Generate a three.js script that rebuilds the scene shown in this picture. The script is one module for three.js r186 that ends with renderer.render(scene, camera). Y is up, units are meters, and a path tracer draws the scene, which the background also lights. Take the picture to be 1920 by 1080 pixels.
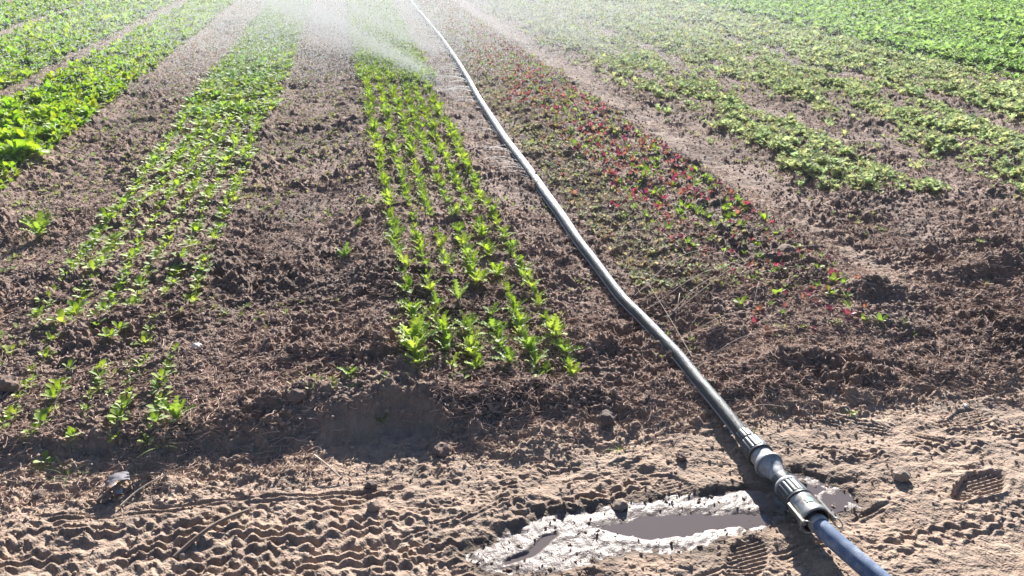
import * as THREE from 'three';
import { Sky } from 'three/addons/objects/Sky.js';
import { mergeGeometries } from 'three/addons/utils/BufferGeometryUtils.js';

// ---------------------------------------------------------------- camera, sky, sun, exposure
const scene = new THREE.Scene();
const D2R = Math.PI / 180;
const camera = new THREE.PerspectiveCamera(39.6, 16 / 9, 0.05, 600);
camera.position.set(0, 1.5, 0);
camera.rotation.order = 'YXZ';
camera.rotation.set(-24.7 * D2R, -11.3 * D2R, 0);
scene.add(camera);
const SUN_AZ = 17 * D2R, SUN_EL = 24 * D2R;
const sunDir = new THREE.Vector3(Math.sin(SUN_AZ) * Math.cos(SUN_EL), Math.sin(SUN_EL), -Math.cos(SUN_AZ) * Math.cos(SUN_EL));
const sky = new Sky(); sky.name = 'sky'; sky.scale.setScalar(500);
sky.material.uniforms.sunPosition.value.copy(sunDir);
sky.material.uniforms.turbidity.value = 2.5;
sky.material.uniforms.rayleigh.value = 1.3;
sky.material.uniforms.mieCoefficient.value = 0.004;
sky.userData.kind = 'structure';
scene.add(sky);
scene.environmentIntensity = 0.1;
const sun = new THREE.DirectionalLight(new THREE.Color(1.0, 0.945, 0.87), 5);
sun.name = 'sun';
sun.position.copy(sunDir).multiplyScalar(60); sun.target.position.set(0, 0, -6);
sun.castShadow = true; sun.shadow.mapSize.set(4096, 4096);
Object.assign(sun.shadow.camera, { left: -20, right: 20, top: 20, bottom: -20, near: 1, far: 120 });
scene.add(sun, sun.target);
scene.fog = new THREE.FogExp2(new THREE.Color(1, 1, 1), 0.002);
const renderer = new THREE.WebGLRenderer({ antialias: true });
renderer.setSize(1024, 576);
renderer.shadowMap.enabled = true;
renderer.toneMapping = THREE.LinearToneMapping;
renderer.toneMappingExposure = 3.0;

// ---------------------------------------------------------------- helpers
function mulberry(a) { return () => { a |= 0; a = a + 0x6D2B79F5 | 0; let t = Math.imul(a ^ a >>> 15, 1 | a); t = t + Math.imul(t ^ t >>> 7, 61 | t) ^ t; return ((t ^ t >>> 14) >>> 0) / 4294967296; }; }
let rnd = mulberry(7);
const R = (a, b) => a + (b - a) * rnd();
const clamp = (v, a = 0, b = 1) => v < a ? a : v > b ? b : v;
const ss = (a, b, v) => { const t = clamp((v - a) / (b - a)); return t * t * (3 - 2 * t); };
const lerp = (a, b, t) => a + (b - a) * t;
const gauss = () => (rnd() + rnd() + rnd() + rnd() - 2) * 1.0;
const PERM = new Uint8Array(1024); { const r = mulberry(99), p = [...Array(256).keys()]; for (let i = 255; i > 0; i--) { const j = Math.floor(r() * (i + 1)); [p[i], p[j]] = [p[j], p[i]]; } for (let i = 0; i < 1024; i++) PERM[i] = p[i & 255]; }
const GX = [], GY = []; for (let i = 0; i < 16; i++) { GX.push(Math.cos(i * Math.PI / 8)); GY.push(Math.sin(i * Math.PI / 8)); }
function noise(x, y) {                       // gradient noise, about -0.7 .. 0.7
  const xi = Math.floor(x), yi = Math.floor(y), xf = x - xi, yf = y - yi, X = xi & 255, Y = yi & 255;
  const u = xf * xf * xf * (xf * (xf * 6 - 15) + 10), v = yf * yf * yf * (yf * (yf * 6 - 15) + 10);
  const a = PERM[PERM[X] + Y] & 15, b = PERM[PERM[X + 1] + Y] & 15, c = PERM[PERM[X] + Y + 1] & 15, d = PERM[PERM[X + 1] + Y + 1] & 15;
  const p = GX[a] * xf + GY[a] * yf, q = GX[b] * (xf - 1) + GY[b] * yf, r = GX[c] * xf + GY[c] * (yf - 1), s = GX[d] * (xf - 1) + GY[d] * (yf - 1);
  return (p + (q - p) * u) + ((r + (s - r) * u) - (p + (q - p) * u)) * v;
}
function lumps(x, y) {                       // rounded lumps of uneven height in cells of size 1: 0 .. 1
  const xi = Math.floor(x), yi = Math.floor(y); let best = 0;
  for (let j = -1; j <= 1; j++) for (let i = -1; i <= 1; i++) {
    const cx = xi + i, cy = yi + j, h = PERM[PERM[cx & 255] + (cy & 255)], h2 = PERM[h + 37], h3 = PERM[h2 + 91];
    const dx = cx + 0.15 + 0.7 * h / 255 - x, dy = cy + 0.15 + 0.7 * h2 / 255 - y, r = 0.35 + 0.5 * h3 / 255;
    const d2 = (dx * dx + dy * dy) / (r * r);
    if (d2 < 1) { const v = (1 - d2) * r * (0.5 + 0.6 * PERM[h3 + 11] / 255); if (v > best) best = v; }
  }
  return best;
}
function curve1(pts) { return (x) => { if (x <= pts[0][0]) return pts[0][1]; for (let i = 1; i < pts.length; i++) if (x < pts[i][0]) { const [a, p] = pts[i - 1], [b, q] = pts[i]; return lerp(p, q, ss(0, 1, (x - a) / (b - a))); } return pts[pts.length - 1][1]; }; }
function inPoly(x, z, P) { let c = false; for (let i = 0, j = P.length - 1; i < P.length; j = i++) { const [a, b] = P[i], [d, e] = P[j]; if ((b > z) !== (e > z) && x < (d - a) * (z - b) / (e - b) + a) c = !c; } return c; }
function polyDist(x, z, P) { let m = 9; for (let i = 0, j = P.length - 1; i < P.length; j = i++) { const [a, b] = P[j], [c, d] = P[i]; const t = clamp(((x - a) * (c - a) + (z - b) * (d - b)) / ((c - a) ** 2 + (d - b) ** 2)); m = Math.min(m, Math.hypot(x - a - t * (c - a), z - b - t * (d - b))); } return inPoly(x, z, P) ? -m : m; }
const used = {};
function numbered(n) { const k = used[n] = (used[n] ?? -1) + 1; return k ? `${n}_${String(k).padStart(3, '0')}` : n; }
function tag(o, label, category, group, kind) { if (label) o.userData.label = label; if (category) o.userData.category = category; if (group) o.userData.group = group; if (kind) o.userData.kind = kind; return o; }
function shade(o) { o.castShadow = true; o.receiveShadow = true; return o; }
function mesh(name, g, m, parent) { const o = shade(new THREE.Mesh(g, m)); o.name = parent ? name : numbered(name); (parent || scene).add(o); return o; }
function thing(name, x, y, z, label, category, group) { const o = new THREE.Group(); o.name = numbered(name); o.position.set(x, y, z); scene.add(o); return tag(o, label, category, group); }
const M4 = new THREE.Matrix4(), Q = new THREE.Quaternion(), EU = new THREE.Euler(), V1 = new THREE.Vector3(), V2 = new THREE.Vector3(), COL = new THREE.Color();
function scatter(name, geo, mat, list, parent) {   // list of [x,y,z, rx,ry,rz, sx,sy,sz, r,g,b]
  const im = new THREE.InstancedMesh(geo, mat, list.length);
  list.forEach((p, i) => { M4.compose(V1.set(p[0], p[1], p[2]), Q.setFromEuler(EU.set(p[3], p[4], p[5], 'YXZ')), V2.set(p[6], p[7], p[8])); im.setMatrixAt(i, M4); im.setColorAt(i, COL.setRGB(p[9], p[10], p[11])); });
  im.name = parent ? name : numbered(name); shade(im); im.userData.kind = 'stuff'; (parent || scene).add(im); return im;
}
function stuffGroup(name, label, category) { const g = new THREE.Group(); g.name = numbered(name); scene.add(g); tag(g, label, category, null, 'stuff'); return g; }

// ---------------------------------------------------------------- the lie of the land
const PUDDLE = [[0.193, -1.604], [0.247, -1.633], [0.371, -1.672], [0.431, -1.703], [0.524, -1.707], [0.601, -1.704], [0.648, -1.706], [0.794, -1.712], [0.919, -1.699], [1.035, -1.7], [1.1, -1.663], [1.13, -1.62], [1.09, -1.583], [1.034, -1.539], [0.958, -1.543], [0.82, -1.509], [0.712, -1.5], [0.619, -1.528], [0.48, -1.498], [0.354, -1.495], [0.223, -1.53]];
const PUDDLE2 = [[1.14, -1.74], [1.185, -1.765], [1.25, -1.72], [1.292, -1.673], [1.33, -1.617], [1.314, -1.573], [1.236, -1.554], [1.192, -1.563], [1.13, -1.60], [1.12, -1.68]];
const CREEK = [[0.29, -1.548], [0.33, -1.552], [0.375, -1.565], [0.40, -1.585], [0.425, -1.605], [0.45, -1.622], [0.445, -1.632], [0.41, -1.625], [0.385, -1.602], [0.36, -1.578], [0.30, -1.560]];
const GREY = [[0.55, -1.633], [0.692, -1.655], [0.842, -1.640], [0.959, -1.616], [1.041, -1.59], [1.05, -1.55], [0.949, -1.560], [0.8, -1.548], [0.681, -1.566], [0.594, -1.60]];
const edgeZ = curve1([[-4, -2.35], [-1.1, -2.24], [-0.6, -2.22], [-0.3, -2.2], [0.0, -2.19], [0.2, -2.17], [0.4, -2.15], [1.0, -2.1], [2.4, -2.07], [6, -2.05]]);
const stepH = curve1([[-4, 0.04], [-1.1, 0.045], [-0.6, 0.06], [-0.3, 0.07], [0.05, 0.095], [0.2, 0.085], [0.32, 0.055], [0.6, 0.035], [1.1, 0.02], [6, 0.02]]);
const dusty = curve1([[-0.5, 0.15], [-0.25, 0.3], [-0.08, 0.7], [0.15, 0.7], [0.24, 0]]);
const MOUNDS = [[2.174, -2.75, 0.2, 0.06, 0.05], [2.79, -2.86, 0.28, 0.07, 0.06], [1.29, -2.535, 0.1, 0.04, 0.035], [-0.256, -2.34, 0.13, 0.035, 0.035], [-1.195, -3.0, 0.13, 0.07, 0.03], [0.42, -2.25, 0.2, 0.05, 0.03], [0.1, -2.3, 0.12, 0.05, 0.015], [-0.36, -2.25, 0.08, 0.05, -0.02], [1.55, -2.3, 0.3, 0.05, 0.025], [0.76, -1.90, 0.05, 0.05, 0.012]];
// tread marks: x, z, turn, half length, half width, pitch, tooth, depth
const TREADS = [[-0.55, -1.72, -0.03, 0.8, 0.23, 0.038, 0.050, 0.0095], [0.46, -1.9, 0.15, 0.16, 0.05, 0.024, 0.035, 0.006], [0.24, -1.78, 0.1, 0.2, 0.07, 0.022, 0.04, 0.005], [0.55, -1.74, 0.2, 0.3, 0.035, 0.03, 0.05, 0.012], [0.16, -1.62, 0.1, 0.16, 0.06, 0.03, 0.05, 0.008], [1.72, -1.76, -0.2, 0.16, 0.05, 0.022, 0.035, 0.006], [1.95, -1.83, -0.2, 0.2, 0.05, 0.022, 0.035, 0.006], [1.42, -1.8, -0.2, 0.14, 0.05, 0.022, 0.035, 0.006], [1.5, -1.42, 0.1, 0.3, 0.05, 0.03, 0.05, 0.007], [2.2, -1.75, 0.1, 0.3, 0.08, 0.03, 0.05, 0.008], [-0.3, -1.45, -0.02, 0.9, 0.1, 0.05, 0.08, 0.014]];
const GROOVES = [[-0.45, -1.925, -0.06, 0.55, 0.026], [0.62, -1.83, 0.1, 0.11, 0.022], [0.1, -1.70, 0.28, 0.2, 0.012], [0.25, -1.835, 0.35, 0.12, 0.01], [1.36, -1.54, 0.25, 0.1, 0.018], [0.62, -1.655, 0.1, 0.3, 0.012], [1.6, -1.9, -0.6, 0.25, 0.012], [1.45, -1.95, -0.5, 0.2, 0.012], [0.9, -1.42, 0.15, 0.3, 0.014]];
// shoe prints: x, z, turn of the sole's length, half length, half width
const PRINTS = [[1.69, -1.565, 0.35, 0.12, 0.05, 1], [0.89, -1.42, 0.75, 0.12, 0.05, 0.9], [1.91, -1.885, 0.25, 0.11, 0.045, 0.8], [0.80, -1.765, -0.55, 0.1, 0.045, 0.55], [0.8, -1.97, 0.9, 0.1, 0.045, 0.45], [2.05, -2.36, 0.2, 0.13, 0.055, 0.5], [0.68, -1.85, 0.25, 0.10, 0.04, 0.4]];
const zig = (v) => { const f = v - Math.floor(v); return Math.abs(f * 2 - 1) * 2 - 1; };
const BEDS = [-5.15, -3.78, -2.42, -0.98, 0.415, 1.78, 3.1, 4.45, 5.85, 7.25, 8.7, 10.1];
function bedness(x) { let m = 9; for (const b of BEDS) m = Math.min(m, Math.abs(x - b)); return 1 - ss(0.3, 0.55, m); }
function wetness(x, z) {
  if (x < 0.05 || x > 1.5 || z < -1.9 || z > -1.35) return 0;
  const n = 0.03 * noise(x * 16, z * 16) + 0.014 * noise(x * 45, z * 45);
  return Math.max(1 - ss(-0.012, 0.03, polyDist(x, z, PUDDLE) + n), 1 - ss(-0.012, 0.03, polyDist(x, z, PUDDLE2) + n));
}
function land(x, z, info) {
  const d = Math.hypot(x, z);
  const ez = edgeZ(x) + 0.05 * noise(x * 5, 3.3) + 0.02 * noise(x * 17, 9.1);
  const F = ss(-0.07, 0.07, ez - z), wet = wetness(x, z);
  const path = Math.exp(-(((x - 2.3 + 0.06 * noise(z * 0.9, 4)) / 0.11) ** 2)) * ss(-2.4, -3, z) * ss(-0.45, 0.1, noise(x * 3, z * 1.2 + 5));
  let h = F * stepH(x) + 0.02 * noise(x * 1.7, z * 1.7) + 0.01 * noise(x * 5, z * 5);
  const calm = dusty(x) * ss(-2.5, -2.32, z);
  const bed = bedness(x), inBed = ss(-2.2, -2.6, z);
  h += bed * inBed * 0.03;
  let rough = F * (1 - 0.45 * calm) * (1 - 0.6 * path) * (0.45 + 0.85 * ss(-0.3, 0.35, noise(x * 2.2, z * 2.2)));
  if (z > -2.35 && z < -1.95) rough = Math.max(rough, 0.7 * (1 - dusty(x)) * ss(-1.93, -2.05, z + 0.05 * noise(x * 6, 1)));
  const wx = x + 0.02 * noise(x * 11, z * 11), wz = z + 0.02 * noise(x * 11 + 50, z * 11);
  if (rough > 0.01) {
    h += rough * (0.026 * lumps(wx * 7, wz * 9) + 0.028 * lumps(wx * 17 + 7, wz * 19) + (d < 9 ? 0.024 * lumps(wx * 36, wz * 42 + 3) + 0.016 * lumps(wx * 75, wz * 80 + 3) : 0));
    h += rough * (0.018 * noise(wx * 12, wz * 24) - 0.012);
    if (d < 6) h += rough * 0.013 * noise(wx * 48, wz * 72);
  }
  for (const [mx, mz, rx, rz, mh] of MOUNDS) { const e = ((x - mx) / rx) ** 2 + ((z - mz) / rz) ** 2; if (e < 6) h += mh * Math.exp(-e) * (1 + 0.5 * noise(x * 25, z * 25)); }
  const fr = (1 - F) * (1 - wet * 0.85);
  if (fr > 0.01) {
    h += fr * (0.011 * noise(x * 9, z * 11) + (0.004 + 0.007 * ss(-0.15, 0.3, noise(x * 3 + 40, z * 4))) * noise(wx * 26, wz * 36) + (0.0015 + 0.003 * ss(-0.2, 0.3, noise(x * 5, z * 5 + 60))) * noise(wx * 66, wz * 84) + 0.010 * lumps(x * 6, z * 7 + 2) * ss(0, 0.3, noise(x * 3 + 9, z * 3)));
    const scuff = ss(-0.1, 0.3, noise(x * 4 + 20, z * 5));
    h += fr * scuff * 0.010 * lumps(wx * 20, wz * 28);
    for (const [tx, tz, a, L, W, p, q, dep] of TREADS) {
      const c = Math.cos(a), s = Math.sin(a), u = (x - tx) * c - (z - tz) * s, v = (x - tx) * s + (z - tz) * c;
      if (Math.abs(u) > L || Math.abs(v) > W) continue;
      const m = (1 - ss(0.6, 1, Math.abs(u) / L)) * (1 - ss(0.6, 1, Math.abs(v) / W)) * ss(-0.55, -0.1, noise(x * 6 + 3, z * 9));
      const cell = Math.floor(u / q * 2), jit = PERM[(cell & 255) + 17] / 255;
      const k = Math.sin(6.2832 * (v / p * (0.95 + 0.1 * jit) + 0.30 * zig(u / q + 0.5 * noise(u * 5, v * 7)) + 1.05 * noise(u * 0.33 / q, v * 0.4 / p + 7)));
      const brk = 0.3 + 0.7 * ss(-0.45, 0.1, noise(u * 0.8 / q + 30, v * 0.9 / p));
      h += fr * m * (dep * 1.15 * (ss(-0.7, 0.6, k) * brk - 0.6) + dep * 0.75 * lumps(u * 1.1 / q, v * 0.9 / p));
    }
    for (const [gx, gz, a, L, W] of GROOVES) {
      const c = Math.cos(a), s = Math.sin(a), u = (x - gx) * c - (z - gz) * s, v = (x - gx) * s + (z - gz) * c + 0.006 * noise(u * 12, 5);
      if (Math.abs(u) > L || Math.abs(v) > W) continue;
      h += fr * (1 - ss(0.8, 1, Math.abs(u) / L)) * (0.0045 * Math.cos(v * 6.2832 / 0.019) - 0.002) * ss(-0.4, 0.1, noise(u * 9, v * 20 + 3)) * (1 - ss(0.7, 1, Math.abs(v) / W));
    }
  }
  for (const [px, pz, a, L, W, st] of PRINTS) {
    const c = Math.cos(a), s = Math.sin(a), u = (x - px) * c - (z - pz) * s, v = (x - px) * s + (z - pz) * c;
    const w = W * (0.86 + 0.2 * Math.cos((u / L - 0.5) * 2.6)), e = Math.hypot(u / L, v / w);
    if (e > 1.5) continue;
    const m = 1 - ss(0.88, 1, e), heel = Math.abs(u / L + 0.28) < 0.05 ? 0 : 1;
    const half = u > -0.1 * L ? 0.15 : -0.25, k = m * st; h = h * (1 - 0.8 * k) + k * (-0.006 + 0.0036 * heel * Math.sin(6.2832 * ((v * Math.cos(a) - u * Math.sin(a)) + half * (u * Math.cos(a) + v * Math.sin(a))) / 0.0125)) + st * 0.0045 * Math.exp(-(((e - 1.12) / 0.1) ** 2)) * (1 + noise(x * 30, z * 30)) - st * 0.008 * Math.exp(-(((e - 1.0) / 0.1) ** 2)) * ss(0, 0.8, -v / w * Math.cos(a) + 0.0) * 0;
  }
  if (wet > 0) h = lerp(h, -0.008 - 0.009 * Math.max(ss(0.025, -0.03, polyDist(x, z, GREY)), ss(0.008, -0.006, polyDist(x, z, CREEK)), 0.7 * ss(0.03, -0.05, polyDist(x, z, PUDDLE2))) + 0.0035 * noise(wx * 13, wz * 15) + 0.003 * noise(wx * 33, wz * 37) + 0.002 * noise(wx * 60, wz * 66) + 0.0012 * noise(x * 80, z * 84), wet);
  if (d > 30) h -= 0.02 * ss(30, 60, d) * 5;
  if (info) { info.moist = (x < 0 || x > 1.55 || z < -2 || z > -1.3) ? 0 : 1 - ss(0.0, 0.09, Math.min(polyDist(x, z, PUDDLE), polyDist(x, z, PUDDLE2)) + 0.05 * noise(x * 14, z * 14)); info.F = F; info.wet = wet; info.path = path; info.calm = calm; info.rough = rough; }
  return h;
}

// ---------------------------------------------------------------- ground textures and mesh
function dataTex(n, fn, srgb) {
  const a = new Uint8Array(n * n * 4);
  for (let j = 0; j < n; j++) for (let i = 0; i < n; i++) { const c = fn(i / n, j / n), k = (j * n + i) * 4; a[k] = clamp(c[0]) * 255; a[k + 1] = clamp(c[1]) * 255; a[k + 2] = clamp(c[2]) * 255; a[k + 3] = 255; }
  const t = new THREE.DataTexture(a, n, n); t.wrapS = t.wrapT = THREE.RepeatWrapping; t.magFilter = THREE.LinearFilter; t.minFilter = THREE.LinearMipmapLinearFilter; t.generateMipmaps = true; if (srgb) t.colorSpace = THREE.SRGBColorSpace; t.needsUpdate = true; return t;
}
const tn = (u, v, f) => { // noise that repeats with period f (power of two up to 256)
  const wrap = (a) => a; const x = u * f, y = v * f, xi = Math.floor(x), yi = Math.floor(y), xf = x - xi, yf = y - yi;
  const g = (i, j) => PERM[PERM[((xi + i) % f) & 255] + (((yi + j) % f) & 255)] / 255; const s = xf * xf * (3 - 2 * xf), t = yf * yf * (3 - 2 * yf);
  return wrap(lerp(lerp(g(0, 0), g(1, 0), s), lerp(g(0, 1), g(1, 1), s), t)) - 0.5;
};
const soilTex = dataTex(1024, (u, v) => { const k = 0.80 + 0.22 * tn(u, v, 8) + 0.2 * tn(u, v, 32) + 0.2 * tn(u, v, 128) + 0.22 * tn(u, v, 256), t = 0.05 * tn(v, u, 16); return [k + t, k, k - t]; });
const soilBump = dataTex(1024, (u, v) => { const k = 0.5 + 0.34 * tn(u, v, 64) + 0.32 * tn(v, u, 128) + 0.3 * tn(u, v, 256); return [k, k, k]; });
{
  const zs = []; const add = (d0, d1, k) => { let d = d0; while (d < d1) { zs.push(-d); d *= 1 + k; } };
  for (const z of [40, 25, 15, 8, 4, 2, 1, 0.3, -0.2, -0.6, -0.9]) zs.push(z);
  add(1.05, 3.2, 0.0022); add(3.2, 8, 0.0042); add(8, 24, 0.009); add(24, 300, 0.12);
  const NX = 830, us = []; for (let i = 0; i <= NX; i++) us.push(i / NX);
  const cols = NX + 1 + 8, pos = new Float32Array(zs.length * cols * 3), uv = new Float32Array(zs.length * cols * 2), col = new Float32Array(zs.length * cols * 3), info = {};
  zs.forEach((z, r) => {
    const d = Math.max(0.9, -z), x0 = -0.75 - 0.43 * d, x1 = 0.75 + 0.98 * d;
    for (let c = 0; c < cols; c++) {
      const q = c - 4; let x;
      if (q < 0) x = x0 - [0.15, 0.8, 6, 200][-q - 1]; else if (q > NX) x = x1 + [0.15, 0.8, 6, 200][q - NX - 1]; else x = lerp(x0, x1, us[q]);
      const k = r * cols + c, y = land(x, z, info);
      pos[k * 3] = x; pos[k * 3 + 1] = y; pos[k * 3 + 2] = z; uv[k * 2] = x / 0.9; uv[k * 2 + 1] = z / 0.9;
      const n1 = 0.5 + 0.7 * noise(x * 2.3, z * 2.3 + 8), n2 = 1 + 0.25 * noise(x * 9, z * 9);
      const dry = clamp((1 - info.F) * 1 + 0.55 * info.path + 0.8 * info.calm * info.F + 0.35 * (n1 - 0.5));
      const damp = 1 - 0.35 * ss(0.05, 0.4, noise(x * 1.3 + 30, z * 1.1)) * info.F, w = (1 - 0.42 * info.wet) * (1 - 0.4 * info.moist) * damp;
      col[k * 3] = lerp(0.215, 0.342, dry) * n2 * w; col[k * 3 + 1] = lerp(0.143, 0.247, dry) * n2 * w; col[k * 3 + 2] = lerp(0.110, 0.183, dry) * n2 * w;
    }
  });
  const idx = new Uint32Array((zs.length - 1) * (cols - 1) * 6); let n = 0;
  for (let r = 0; r < zs.length - 1; r++) for (let c = 0; c < cols - 1; c++) { const a = r * cols + c, b = a + 1, e = a + cols, f = e + 1; idx[n++] = a; idx[n++] = b; idx[n++] = e; idx[n++] = b; idx[n++] = f; idx[n++] = e; }
  const g = new THREE.BufferGeometry();
  g.setAttribute('position', new THREE.BufferAttribute(pos, 3)); g.setAttribute('uv', new THREE.BufferAttribute(uv, 2)); g.setAttribute('color', new THREE.BufferAttribute(col, 3)); g.setIndex(new THREE.BufferAttribute(idx, 1));
  g.computeVertexNormals();
  const m = new THREE.MeshStandardMaterial({ vertexColors: true, map: soilTex, bumpMap: soilBump, bumpScale: 0.007, roughness: 0.95 });
  m.name = 'soil';
  const o = mesh('field_ground', g, m); o.userData.kind = 'structure'; o.userData.label = 'ploughed brown field soil with a sandy tyre marked headland';
  console.log('ground', zs.length, cols, zs.length * cols * 2);
}
// wet mud film and still water
function film(name, P, lift, step, mat, label, jag, cond) {
  const xs = P.map(p => p[0]), zs2 = P.map(p => p[1]), x0 = Math.min(...xs) - 0.05, x1 = Math.max(...xs) + 0.05, z0 = Math.min(...zs2) - 0.05, z1 = Math.max(...zs2) + 0.05;
  const nx = Math.round((x1 - x0) / step), nz = Math.round((z1 - z0) / step), ids = new Int32Array((nx + 1) * (nz + 1)).fill(-1), pos = [], idx = [];
  const inside = (x, z) => polyDist(x, z, P) + jag * (noise(x * 22, z * 22) + 0.6 * noise(x * 60, z * 60)) < 0 && (!cond || cond(x, z));
  const vid = (i, j) => { const k = j * (nx + 1) + i; if (ids[k] < 0) { const x = x0 + i * step, z = z0 + j * step; ids[k] = pos.length / 3; pos.push(x, lift(x, z), z); } return ids[k]; };
  for (let j = 0; j < nz; j++) for (let i = 0; i < nx; i++) { if (!inside(x0 + (i + 0.5) * step, z0 + (j + 0.5) * step)) continue; const a = vid(i, j), b = vid(i + 1, j), c = vid(i, j + 1), d = vid(i + 1, j + 1); idx.push(a, c, b, b, c, d); }
  const g = new THREE.BufferGeometry(); g.setAttribute('position', new THREE.Float32BufferAttribute(pos, 3)); g.setIndex(idx); g.computeVertexNormals(); g.setAttribute('uv', new THREE.Float32BufferAttribute(pos.filter((_, i) => i % 3 !== 1).map(v => v / 0.5), 2));
  const o = mesh(name, g, mat); o.userData.kind = 'structure'; o.userData.label = label; return o;
}
const wetMud = new THREE.MeshPhysicalMaterial({ color: new THREE.Color(0.185, 0.145, 0.13), roughness: 0.5, specularIntensity: 0.55, ior: 1.5, map: soilTex, bumpMap: soilBump, bumpScale: 0.0018 });
const water = new THREE.MeshPhysicalMaterial({ color: new THREE.Color(0.11, 0.09, 0.085), roughness: 0.06, ior: 1.33 });
const grow = (P, k) => { const cx = P.reduce((t, p) => t + p[0], 0) / P.length, cz = P.reduce((t, p) => t + p[1], 0) / P.length; return P.map(([x, z]) => { const d = Math.hypot(x - cx, z - cz); return [x + (x - cx) / d * k, z + (z - cz) / d * k]; }); };
const filmLift = (P) => (x, z) => land(x, z) - 0.0008 + 0.0042 * ss(0.012, -0.035, polyDist(x, z, P) + 0.028 * noise(x * 20, z * 20) + 0.016 * noise(x * 55, z * 55));
film('wet_mud', grow(PUDDLE, 0.02), filmLift(PUDDLE), 0.005, wetMud, 'shining wet mud patch below the hose coupling', 0);
film('wet_mud', grow(PUDDLE2, 0.02), filmLift(PUDDLE2), 0.005, wetMud, 'small wet mud patch beside the hose coupling', 0);
film('water_puddle', grow(CREEK, 0.012), () => -0.0095, 0.005, water, 'thin curling trickle of still water in the pale mud', 0);
film('water_puddle', grow(GREY, 0.03), () => -0.0095, 0.006, water, 'grey shallow puddle in the middle of the wet mud', 0);
film('water_puddle', grow(PUDDLE2, -0.005), () => -0.0095, 0.006, water, 'dark shallow puddle beside the hose coupling', 0);

// ---------------------------------------------------------------- hose, coupling, blue hose
function sweep(points, radii, seg = 16, sub = 6, wob = 0) {   // radii: [across, up] at each point
  const cv = new THREE.CatmullRomCurve3(points.map(p => new THREE.Vector3(...p)), false, 'centripetal'), N = (points.length - 1) * sub, pos = [], uv = [], idx = [];
  let len = 0, prev = null;
  for (let i = 0; i <= N; i++) {
    const t = i / N, f = t * (points.length - 1), k = Math.min(points.length - 2, Math.floor(f)), w = f - k, p = cv.getPoint(t), tan = cv.getTangent(t);
    if (prev) len += p.distanceTo(prev); prev = p.clone();
    const a = lerp(radii[k][0], radii[k + 1][0], w), b = lerp(radii[k][1], radii[k + 1][1], w);
    const side = new THREE.Vector3().crossVectors(tan, new THREE.Vector3(0, 1, 0)).normalize(), up = new THREE.Vector3().crossVectors(side, tan);
    for (let j = 0; j <= seg; j++) { const an = j / seg * 2 * Math.PI, q = 1 + wob * noise(len * 9, j % seg * 0.4); const v = p.clone().addScaledVector(side, Math.cos(an) * a * q).addScaledVector(up, Math.sin(an) * b * q); pos.push(v.x, v.y, v.z); uv.push(j / seg, len); }
  }
  for (let i = 0; i < N; i++) for (let j = 0; j < seg; j++) { const a = i * (seg + 1) + j, b = a + 1, c = a + seg + 1, d = c + 1; idx.push(a, b, c, b, d, c); }
  const g = new THREE.BufferGeometry(); g.setAttribute('position', new THREE.Float32BufferAttribute(pos, 3)); g.setAttribute('uv', new THREE.Float32BufferAttribute(uv, 2)); g.setIndex(idx); g.computeVertexNormals(); return g;
}
const HP = [[1.35, -24], [1.33, -20], [1.314, -17.0], [1.292, -14.9], [1.286, -12.9], [1.265, -11.05], [1.225, -9.56], [1.173, -8.22], [1.121, -7.14], [1.094, -6.23], [1.08, -5.6], [1.081, -4.96], [1.07, -4.39], [1.061, -3.92], [1.05, -3.565], [1.052, -3.32], [1.052, -3.09], [1.055, -2.878], [1.073, -2.7], [1.087, -2.514], [1.097, -2.367], [1.099, -2.204], [1.105, -2.044], [1.110, -1.87]];
const hosePts = HP.map(([x, z], i) => { let m = 0; for (let k = -2; k <= 2; k++) m += land(x + 0.02 * k, z - 0.02 * k) / 5; return [x, Math.max(m + 0.024, i > 20 ? 0.046 : 0.03), z]; });
for (let k = 0; k < 2; k++) { const y = hosePts.map(p => p[1]); for (let i = 1; i < 23; i++) hosePts[i][1] = 0.25 * y[i - 1] + 0.5 * y[i] + 0.25 * y[i + 1] + (i > 12 && k ? 0.003 : 0); }
const hoseRad = HP.map(([, z]) => { const t = ss(-3.0, -4.6, z); return [lerp(0.0212, 0.029, t), lerp(0.0212, 0.018, t)]; });
const hoseGrime = dataTex(256, (u, v) => { const k = 0.72 + 0.5 * tn(u, v, 8) + 0.35 * tn(u, v, 32) + 0.3 * tn(u, v, 128); return [k, k, k]; });
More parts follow.
